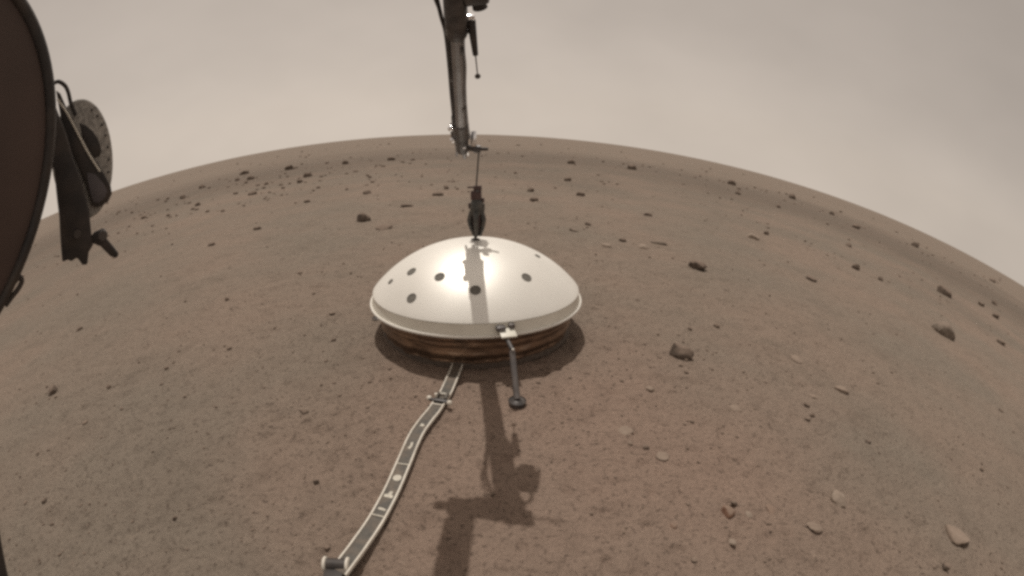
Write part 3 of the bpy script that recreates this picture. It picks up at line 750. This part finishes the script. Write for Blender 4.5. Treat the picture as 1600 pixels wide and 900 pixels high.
# ------------------------------------------------------------------ robotic arm
def arm():
    E_ = Vector((-0.168, 0.994, 1.052)); W = Vector((-0.2022, 1.50, 0.591))
    ax = (W - E_).normalized()
    sx = (Vector((1, 0, 0)) - ax * ax.x).normalized()        # to the right across the arm
    up = sx.cross(ax).normalized()
    if up.z < 0: up = -up
    t = thing('robotic_arm', 'jointed dark grey robotic arm reaching in from the top over the dome', 'robotic arm', (-0.26, -0.25, 0.95))
    Lf = (W - E_).length
    P = lambda s, a=0.0, b=0.0: E_ + ax * (s * Lf) + sx * a + up * b
    fa = tube('forearm', [P(0.02), P(0.28), P(0.285), P(0.90)], [0.0225, 0.0225, 0.0195, 0.0185], 'arm', t, 28)
    tube('sleeve', [P(0.05), P(0.055), P(0.30), P(0.31), P(0.325)], [0.024, 0.0265, 0.0265, 0.0255, 0.021], 'armdark', fa, 28)
    # flat harness strapped along the left side
    pts = [P(0.0, -0.024, 0.012), P(0.12, -0.040, 0.006), P(0.22, -0.034, 0.002), P(0.30, -0.0255, 0.0), P(0.45, -0.0225, 0.0), P(0.62, -0.0215, -0.002), P(0.78, -0.0205, 0.0), P(0.86, -0.024, 0.004)]
    tube('harness', sweep_smooth(pts, 5), 0.0048, 'black', fa, 10)
    pts = [P(0.25, -0.020, -0.012), P(0.45, -0.018, -0.012), P(0.70, -0.017, -0.010), P(0.84, -0.020, -0.006)]
    tube('harness', sweep_smooth(pts, 5), 0.0034, 'black', fa, 10)
    for s in (0.47,):
        link_bm('cable_tie', box_bm(bmesh.new(), P(s, -0.020), sx, ax, up, 0.006, 0.004, 0.008, 0.001), 'armdark', fa)
    tube('cable', sweep_smooth([P(0.02, -0.045, 0.030), P(0.12, -0.050, 0.012), P(0.20, -0.038, 0.004), P(0.25, -0.026, 0.0)], 6), 0.0026, 'black', fa, 8)
    for s, a, b, l_ in ((0.37, 0.014, -0.014, 0.012), (0.52, -0.017, -0.011, 0.008), (0.69, 0.012, -0.014, 0.010), (0.76, -0.021, -0.006, 0.012)):
        link_bm('clip', box_bm(bmesh.new(), P(s, a, b), sx, ax, up, 0.005, l_, 0.004, 0.001), 'armdark', fa)
    tube('cable', sweep_smooth([P(0.33, 0.016, -0.014), P(0.45, 0.020, -0.010), P(0.60, 0.0175, -0.012), P(0.80, 0.021, -0.008), P(0.90, 0.026, 0.0)], 5), 0.0026, 'arm', fa, 8)
    # wrist housing with bright fittings
    wr = tube('wrist', [P(0.80), P(0.805), P(0.90), P(0.905), P(0.985), P(0.99)], [0.019, 0.0225, 0.0225, 0.020, 0.0195, 0.016], 'armdark', t, 26)
    tube('wrist_motor', [P(0.805, -0.020, 0.002), P(0.81, -0.020, 0.002), P(0.885, -0.020, 0.002), P(0.89, -0.020, 0.002)], [0.010, 0.0135, 0.0135, 0.010], 'armdark', wr, 20)
    tube('wrist_motor', [P(0.90, -0.0165, 0.0), P(0.955, -0.0150, 0.0)], [0.0085, 0.0085], 'arm', wr, 18)
    for s, a, b, r_ in ((0.815, -0.029, -0.011, 0.0098), (0.895, -0.026, -0.011, 0.0094), (0.935, 0.008, -0.018, 0.0050)):
        bm = bmesh.new(); bmesh.ops.create_uvsphere(bm, u_segments=16, v_segments=10, radius=r_); bmesh.ops.translate(bm, verts=bm.verts, vec=P(s, a, b))
        link_bm('bright_fitting', bm, 'chrome', wr)
    tube('end_fork', [P(0.965, -0.018), P(1.03, -0.020)], [0.0045, 0.0035], 'arm', wr, 10)
    tube('end_fork', [P(0.965, 0.004, -0.004), P(1.035, 0.006, -0.004)], [0.0075, 0.0060], 'arm', wr, 12)
    tube('end_fork', [P(0.965, 0.015, 0.002), P(1.025, 0.016, 0.002)], [0.0040, 0.0030], 'chrome', wr, 10)
    st0 = P(0.965, 0.012); st1 = Vector((-0.122, 1.492, 0.603))
    cb = tube('cross_bar', [st0, Vector((-0.158, 1.494, 0.602)), Vector((-0.158, 1.494, 0.602)) + Vector((0.001, 0, 0)), st1], [0.010, 0.010, 0.0062, 0.0055], 'black', t, 16)
    link_bm('bright_bracket', box_bm(bmesh.new(), Vector((-0.168, 1.488, 0.636)), Vector((1, 0, 0)), Vector((0, 1, 0)), Vector((0, 0, 1)), 0.0085, 0.007, 0.026, 0.003), 'chrome', cb)
    link_bm('spool', tube_bm(bmesh.new(), [Vector((-0.166, 1.494, 0.602)), Vector((-0.146, 1.494, 0.602))], 0.0135, 20), 'armdark', cb)
    # camera head on the forearm near the elbow
    cc = Vector((-0.128, 1.062, 0.998))
    ch = link_bm('camera_head', box_bm(bmesh.new(), cc, (sx - ax * 0.25).normalized(), (ax + sx * 0.25).normalized(), up, 0.026, 0.027, 0.026, 0.005), 'armdark', t)
    link_bm('camera_hood', tube_bm(bmesh.new(), [cc + ax * 0.020 - up * 0.004 + sx * 0.004, cc + ax * 0.036 - up * 0.006 + sx * 0.008, cc + ax * 0.044 - up * 0.006 + sx * 0.010], [0.014, 0.016, 0.017], 24), 'black', ch)
    link_bm('camera_bracket', box_bm(bmesh.new(), cc - sx * 0.034 + ax * 0.01, sx, ax, up, 0.012, 0.020, 0.014, 0.003), 'armdark', ch)
    link_bm('bright_fitting', box_bm(bmesh.new(), Vector((-0.146, 1.122, 0.948)), sx, ax, up, 0.012, 0.006, 0.006, 0.002), 'chrome', ch)
    # slim probe hanging beside the forearm
    q0, q1, q2 = Vector((-0.1445, 1.128, 0.948)), Vector((-0.1335, 1.16, 0.856)), Vector((-0.1285, 1.18, 0.803))
    pb = tube('probe', [q0, q0.lerp(q1, 0.08), q0.lerp(q1, 0.55), q1, q1.lerp(q2, 0.05)], [0.008, 0.0105, 0.0085, 0.0065, 0.003], 'black', t, 16)
    tube('probe_wire', [q1, q2], 0.0016, 'armdark', pb, 8)
    bm = bmesh.new(); bmesh.ops.create_uvsphere(bm, u_segments=16, v_segments=10, radius=0.0072); bmesh.ops.translate(bm, verts=bm.verts, vec=q2)
    link_bm('probe_tip', bm, 'black', pb)
    tube('probe_clip', [P(0.30, 0.015), q0.lerp(q1, 0.35)], 0.005, 'armdark', pb, 10)
    # elbow and upper arm lead back out of view to the lander
    X = Vector((1, 0, 0))
    el = tube('elbow', [E_ - X * 0.150, E_ - X * 0.148, E_ - X * 0.122, E_ - X * 0.120, E_ - X * 0.070, E_ - X * 0.069, E_ - X * 0.02, E_ - X * 0.019, E_ + X * 0.026, E_ + X * 0.028], [0.008, 0.012, 0.012, 0.024, 0.026, 0.031, 0.031, 0.027, 0.027, 0.02], 'armdark', t, 28)
    link_bm('elbow_motor', tube_bm(bmesh.new(), [E_ - ax * 0.034 + X * 0.004, E_ - ax * 0.030 + X * 0.004, E_ + ax * 0.03 + X * 0.004], [0.018, 0.023, 0.025], 22), 'armdark', el)
    link_bm('elbow_connector', box_bm(bmesh.new(), E_ + X * 0.030 - ax * 0.02 - up * 0.006, X, ax, up, 0.012, 0.020, 0.010, 0.002), 'black', el)
    link_bm('elbow_connector', box_bm(bmesh.new(), E_ - X * 0.045 + up * 0.034, X, ax, up, 0.020, 0.013, 0.010, 0.002), 'black', el)
    tube('cable', sweep_smooth([E_ + X * 0.02 + up * 0.02, E_ + X * 0.045 + ax * 0.03 + up * 0.02, E_ + X * 0.040 + ax * 0.075, E_ + X * 0.02 + ax * 0.095], 5), 0.004, 'black', el, 8)
    sh = Vector((-0.262, -0.25, 1.03))
    ua = tube('upper_arm', [Vector((-0.258, 0.985, 1.05)), Vector((-0.259, 0.80, 1.047)), Vector((-0.262, 0.60, 1.044)), sh], [0.026, 0.026, 0.024, 0.024], 'arm', t, 26)
    tube('harness', [Vector((-0.287, 0.96, 1.055)), Vector((-0.288, 0.4, 1.048)), sh + Vector((-0.026, 0, 0.005))], 0.006, 'black', ua, 10)
    tube('shoulder', [sh + Vector((0, 0, 0.05)), sh + Vector((0, 0, 0.045)), sh - Vector((0, 0, 0.10))], [0.03, 0.042, 0.046], 'armdark', t, 26)
    settle(t)
arm()

# ------------------------------------------------------------------ grapple
def grapple():
    c0 = Vector((-0.1495, 1.484, 0.600)); top = Vector((-0.1545, 1.480, 0.482)); bot = Vector((CX, CY_, 0.318))
    t = thing('grapple', 'dark claw-like grapple hanging on a thin cord, gripping the top of the dome', 'grapple', tuple(bot))
    tube('cord', [c0, top], 0.0026, 'grap', t, 8)
    d = (bot - top); L_ = d.length; d.normalize()
    X = Vector((1, 0, 0)); Y = d.cross(X).normalized(); X = Y.cross(d)
    Q = lambda s, a=0, b=0: top + d * (s * L_) + X * a + Y * b
    hb = link_bm('hook_block', box_bm(bmesh.new(), Q(0.05, 0.004), X, Y, d, 0.0125, 0.010, 0.0085, 0.002), 'grapred', t)
    link_bm('side_tab', box_bm(bmesh.new(), Q(0.03, -0.015), X, Y, d, 0.013, 0.004, 0.0028, 0.001), 'grapred', hb)
    link_bm('pin', tube_bm(bmesh.new(), [Q(0.10, 0.004, -0.014), Q(0.10, 0.004, 0.014)], 0.005, 12), 'armdark', hb)
    link_bm('swivel', box_bm(bmesh.new(), Q(0.19, -0.001), X, Y, d, 0.0165, 0.013, 0.015, 0.003), 'grapred', t)
    bd = tube('body', [Q(0.26), Q(0.28), Q(0.34), Q(0.44), Q(0.52), Q(0.58), Q(0.60)], [0.010, 0.015, 0.0195, 0.0215, 0.0215, 0.019, 0.014], 'grap', t, 22)
    link_bm('actuator', tube_bm(bmesh.new(), [Q(0.36, 0.019), Q(0.37, 0.019), Q(0.60, 0.016), Q(0.61, 0.016)], [0.005, 0.008, 0.008, 0.005], 14), 'grap', bd)
    link_bm('actuator', tube_bm(bmesh.new(), [Q(0.30, -0.012), Q(0.56, -0.017)], [0.005, 0.006], 12), 'grapred', bd)
    for k in range(5):
        a = 2 * math.pi * k / 5 + 0.35; ca, sa = math.cos(a), math.sin(a)
        f = lambda s, r: Q(s, ca * r, sa * r)
        pts = [f(0.52, 0.016), f(0.62, 0.0215), f(0.72, 0.0235), f(0.82, 0.0195), f(0.92, 0.0145), f(0.98, 0.0110), f(1.0, 0.0070)]
        tube('finger', sweep_smooth(pts, 3), [0.0085] * 6 + [0.0075] * 6 + [0.0060] * 6 + [0.005], 'grap', t, 10)
    for s, a, b, q in ((0.30, 0.018, -0.008, 0.006), (0.40, -0.020, -0.006, 0.007), (0.47, 0.010, -0.021, 0.006), (0.55, -0.012, -0.019, 0.005), (0.66, 0.021, -0.010, 0.005)):
        link_bm('joint_block', box_bm(bmesh.new(), Q(s, a, b), X, Y, d, q, q, q * 1.3, 0.0012), 'grapred' if q > 0.0055 else 'grap', bd)
    link_bm('plunger', tube_bm(bmesh.new(), [Q(0.56), Q(0.80), Q(0.92)], [0.0165, 0.0145, 0.010], 16), 'grapred', t)
    settle(t)
grapple()

# ------------------------------------------------------------------ lander hardware at the left
def left_hardware():
    n = Vector((-0.8668, 0.4723, 0.16)); u = Vector((0.4784, 0.8781, 0)); v = Vector((0.1405, -0.0765, 0.9871)); o = Vector((-0.4768, 0.2598, 0.738)); S = 0.7857
    c = o + u * -0.196 * S + v * 0.030 * S; Rd = 0.2773 * S
    t = thing('round_cover', 'large dark brown round cover with black rim filling the upper left edge', 'cover', tuple(c))
    bm = bmesh.new(); seg = 128; rings = []
    for r, h in ((0.001, -0.010), (Rd * 0.5, -0.0085), (Rd * 0.9, -0.004), (Rd - 0.012, -0.002), (Rd - 0.010, 0.012), (0.001, 0.016)):
        rings.append([bm.verts.new(c + (u * math.cos(2 * math.pi * k / seg) + v * math.sin(2 * math.pi * k / seg)) * r + n * h) for k in range(seg)])
    for q0, q1 in zip(rings, rings[1:]):
        for k in range(seg): bm.faces.new((q0[k], q0[(k + 1) % seg], q1[(k + 1) % seg], q1[k]))
    bm.faces.new(rings[0]); bm.faces.new(rings[-1])
    dp = link_bm('cover_plate', bm, 'disc', t)
    pts = [c + (u * math.cos(2 * math.pi * k / seg) + v * math.sin(2 * math.pi * k / seg)) * (Rd - 0.006) + n * 0.002 for k in range(seg)]
    bm = bmesh.new(); rings = []
    for k in range(seg):
        rd = (u * math.cos(2 * math.pi * k / seg) + v * math.sin(2 * math.pi * k / seg))
        rings.append([bm.verts.new(pts[k] + rd * (0.0065 * math.cos(q)) + n * (0.011 * math.sin(q))) for q in [2 * math.pi * j / 10 for j in range(10)]])
    for k in range(seg):
        for j in range(10): bm.faces.new((rings[k][j], rings[k][(j + 1) % 10], rings[(k + 1) % seg][(j + 1) % 10], rings[(k + 1) % seg][j]))
    link_bm('rim', bm, 'black', t, sharp=80)
    P = lambda x, y, z=0.0: o + (u * x + v * y + n * z) * S
    tube('wire_hook', sweep_smooth([P(-0.040, -0.2), P(-0.0249, -0.1928), P(-0.0149, -0.1882), P(-0.0062, -0.1811), P(-0.0070, -0.1748), P(-0.0124, -0.1743), P(-0.030, -0.185)], 5), 0.0032, 'black', t, 10)
    tube('hinge_bar', [c + n * 0.014, c + n * 0.03, c + n * 0.03 - u * 0.5], [0.02, 0.02, 0.02], 'armdark', t, 16)
    settle(t)

    n = Vector((-0.7902, 0.6103, 0.0551)); u = Vector((0.6113, 0.7914, 0)); v = Vector((0.0436, -0.0337, 0.9985)); o = Vector((-0.5532, 0.4272, 0.6886)); S = 0.7778
    fr = (o, u * S, v * S, n * S)
    P = lambda x, y, z=0.0: o + (u * x + v * y + n * z) * S
    t = thing('support_post', 'dark hanging post with notched lower end and small lever, below the round cover', 'post', tuple(P(-0.035, -0.15)))
    post = [(-0.105, 0.16), (-0.075, 0.08), (-0.0518, 0.0238), (-0.0572, -0.059), (-0.0705, -0.1376), (-0.0588, -0.1376), (-0.0527, -0.1437), (-0.0413, -0.14), (-0.0343, -0.1572), (-0.0249, -0.161), (-0.0168, -0.1402), (-0.0054, -0.1303), (-0.0041, -0.1083), (0.0004, -0.069), (-0.0034, -0.0216), (-0.0140, 0.0286), (-0.0230, 0.0800), (-0.037, 0.13), (-0.060, 0.165)]
    extrude_outline('shaft', post, fr, 0.010, 0.055, 'black', t, 0.003)
    lv = extrude_outline('lever', [(-0.0137, -0.1224), (0.0015, -0.1116), (0.0192, -0.111), (0.0272, -0.1211), (0.0224, -0.1313), (0.033, -0.1521), (0.0398, -0.1668), (0.0331, -0.1729), (0.0221, -0.165), (0.0076, -0.1401)], fr, 0.020, 0.040, 'black', t, 0.003)
    tube('lever_pin', [P(0.016, -0.121, 0.010), P(0.016, -0.121, 0.050)], 0.007, 'armdark', lv, 14)
    tube('shaft_bolt', [P(-0.030, -0.10, 0.004), P(-0.030, -0.10, 0.012)], 0.006, 'armdark', t, 12)
    settle(t)

    t = thing('speckled_plate', 'pale grey speckled rounded plate with dark oval recess beside the round cover', 'plate', tuple(P(0.02, 0.03, 0.06)))
    ell = [(0.0015 + 0.060 * math.cos(a), 0.026 + 0.113 * math.sin(a)) for a in [2 * math.pi * k / 64 for k in range(64)]]
    pl = extrude_outline('plate', ell, fr, 0.066, 0.078, 'plate', t, 0.003)
    extrude_outline('oval_recess', [(0.0034, 0.094), (0.0144, 0.0861), (0.0272, 0.0708), (0.0362, 0.0533), (0.0409, 0.0301), (0.0362, 0.0201), (0.0266, 0.0197), (0.0172, 0.0307), (0.0073, 0.0588)], fr, 0.0645, 0.0675, 'black', pl, 0.001)
    for k in range(9):
        a = -0.9 + k * 0.24
        tube('rivet', [P(0.0015 + 0.052 * math.cos(a), 0.026 + 0.099 * math.sin(a), 0.0635), P(0.0015 + 0.052 * math.cos(a), 0.026 + 0.099 * math.sin(a), 0.067)], 0.0018, 'black', pl, 8)
    settle(t)

    t = thing('folded_strap', 'dark slanting strap with pale edge and rounded end hanging before the speckled plate', 'strap', tuple(P(0.03, -0.07)))
    st = extrude_outline('strap', [(-0.0373, 0.1675), (-0.0292, 0.1583), (-0.0177, 0.1244), (-0.0021, 0.0844), (0.015, 0.0428), (0.0308, 0.0058), (0.0425, -0.0232), (0.0494, -0.0417), (0.0494, -0.0569), (0.04, -0.0689), (0.0244, -0.0729), (0.0103, -0.0691), (0.0060, -0.0601), (0.0020, -0.0248), (-0.0107, 0.0263), (-0.028, 0.0827)], fr, 0.0575, 0.0625, 'black', t, 0.0015)
    extrude_outline('lining', [(0.0069, -0.0023), (0.0226, -0.0099), (0.0362, -0.0328), (0.041, -0.0483), (0.0342, -0.0599), (0.021, -0.0647), (0.011, -0.0589), (0.0071, -0.0321)], fr, 0.0562, 0.0580, 'greyp', st, 0.0005)
    tube('pale_edge', sweep_smooth([P(-0.0349, 0.149, 0.056), P(-0.0182, 0.1166, 0.056), P(-0.0008, 0.0727, 0.056), P(0.0158, 0.0289, 0.056), P(0.0325, -0.0085, 0.056)], 4), 0.0016, 'rim', st, 8)
    tube('wire_loop', sweep_smooth([P(-0.07, 0.172, 0.052), P(-0.0384, 0.1806, 0.052), P(-0.0292, 0.1788, 0.052), P(-0.0192, 0.1678, 0.052), P(-0.014, 0.1537, 0.052), P(-0.0103, 0.1333, 0.054), P(-0.0025, 0.1083, 0.056)], 5), 0.0030, 'black', t, 10)
    settle(t)

    # lander strut cutting the lower left corner
    a, b = Vector((-0.450, 0.131, 0.484)), Vector((-0.424, 0.052, 0.385))
    d = (b - a).normalized(); view = ((a + b) / 2 - Vector((0, 0, CAM_H))).normalized()
    off = d.cross(view).normalized()
    if off.x > 0: off = -off
    off = off * 0.022
    t = thing('lander_strut', 'black strut end cutting into the bottom left corner', 'strut', tuple(b + off + d * 0.2))
    tube('strut_tube', [a + off - d * 0.10, a + off, b + off, b + off + d * 0.25], 0.022, 'black', t, 24)
    tube('strut_collar', [b + off + d * 0.16, b + off + d * 0.20], 0.027, 'armdark', t, 24)
    settle(t)
left_hardware()
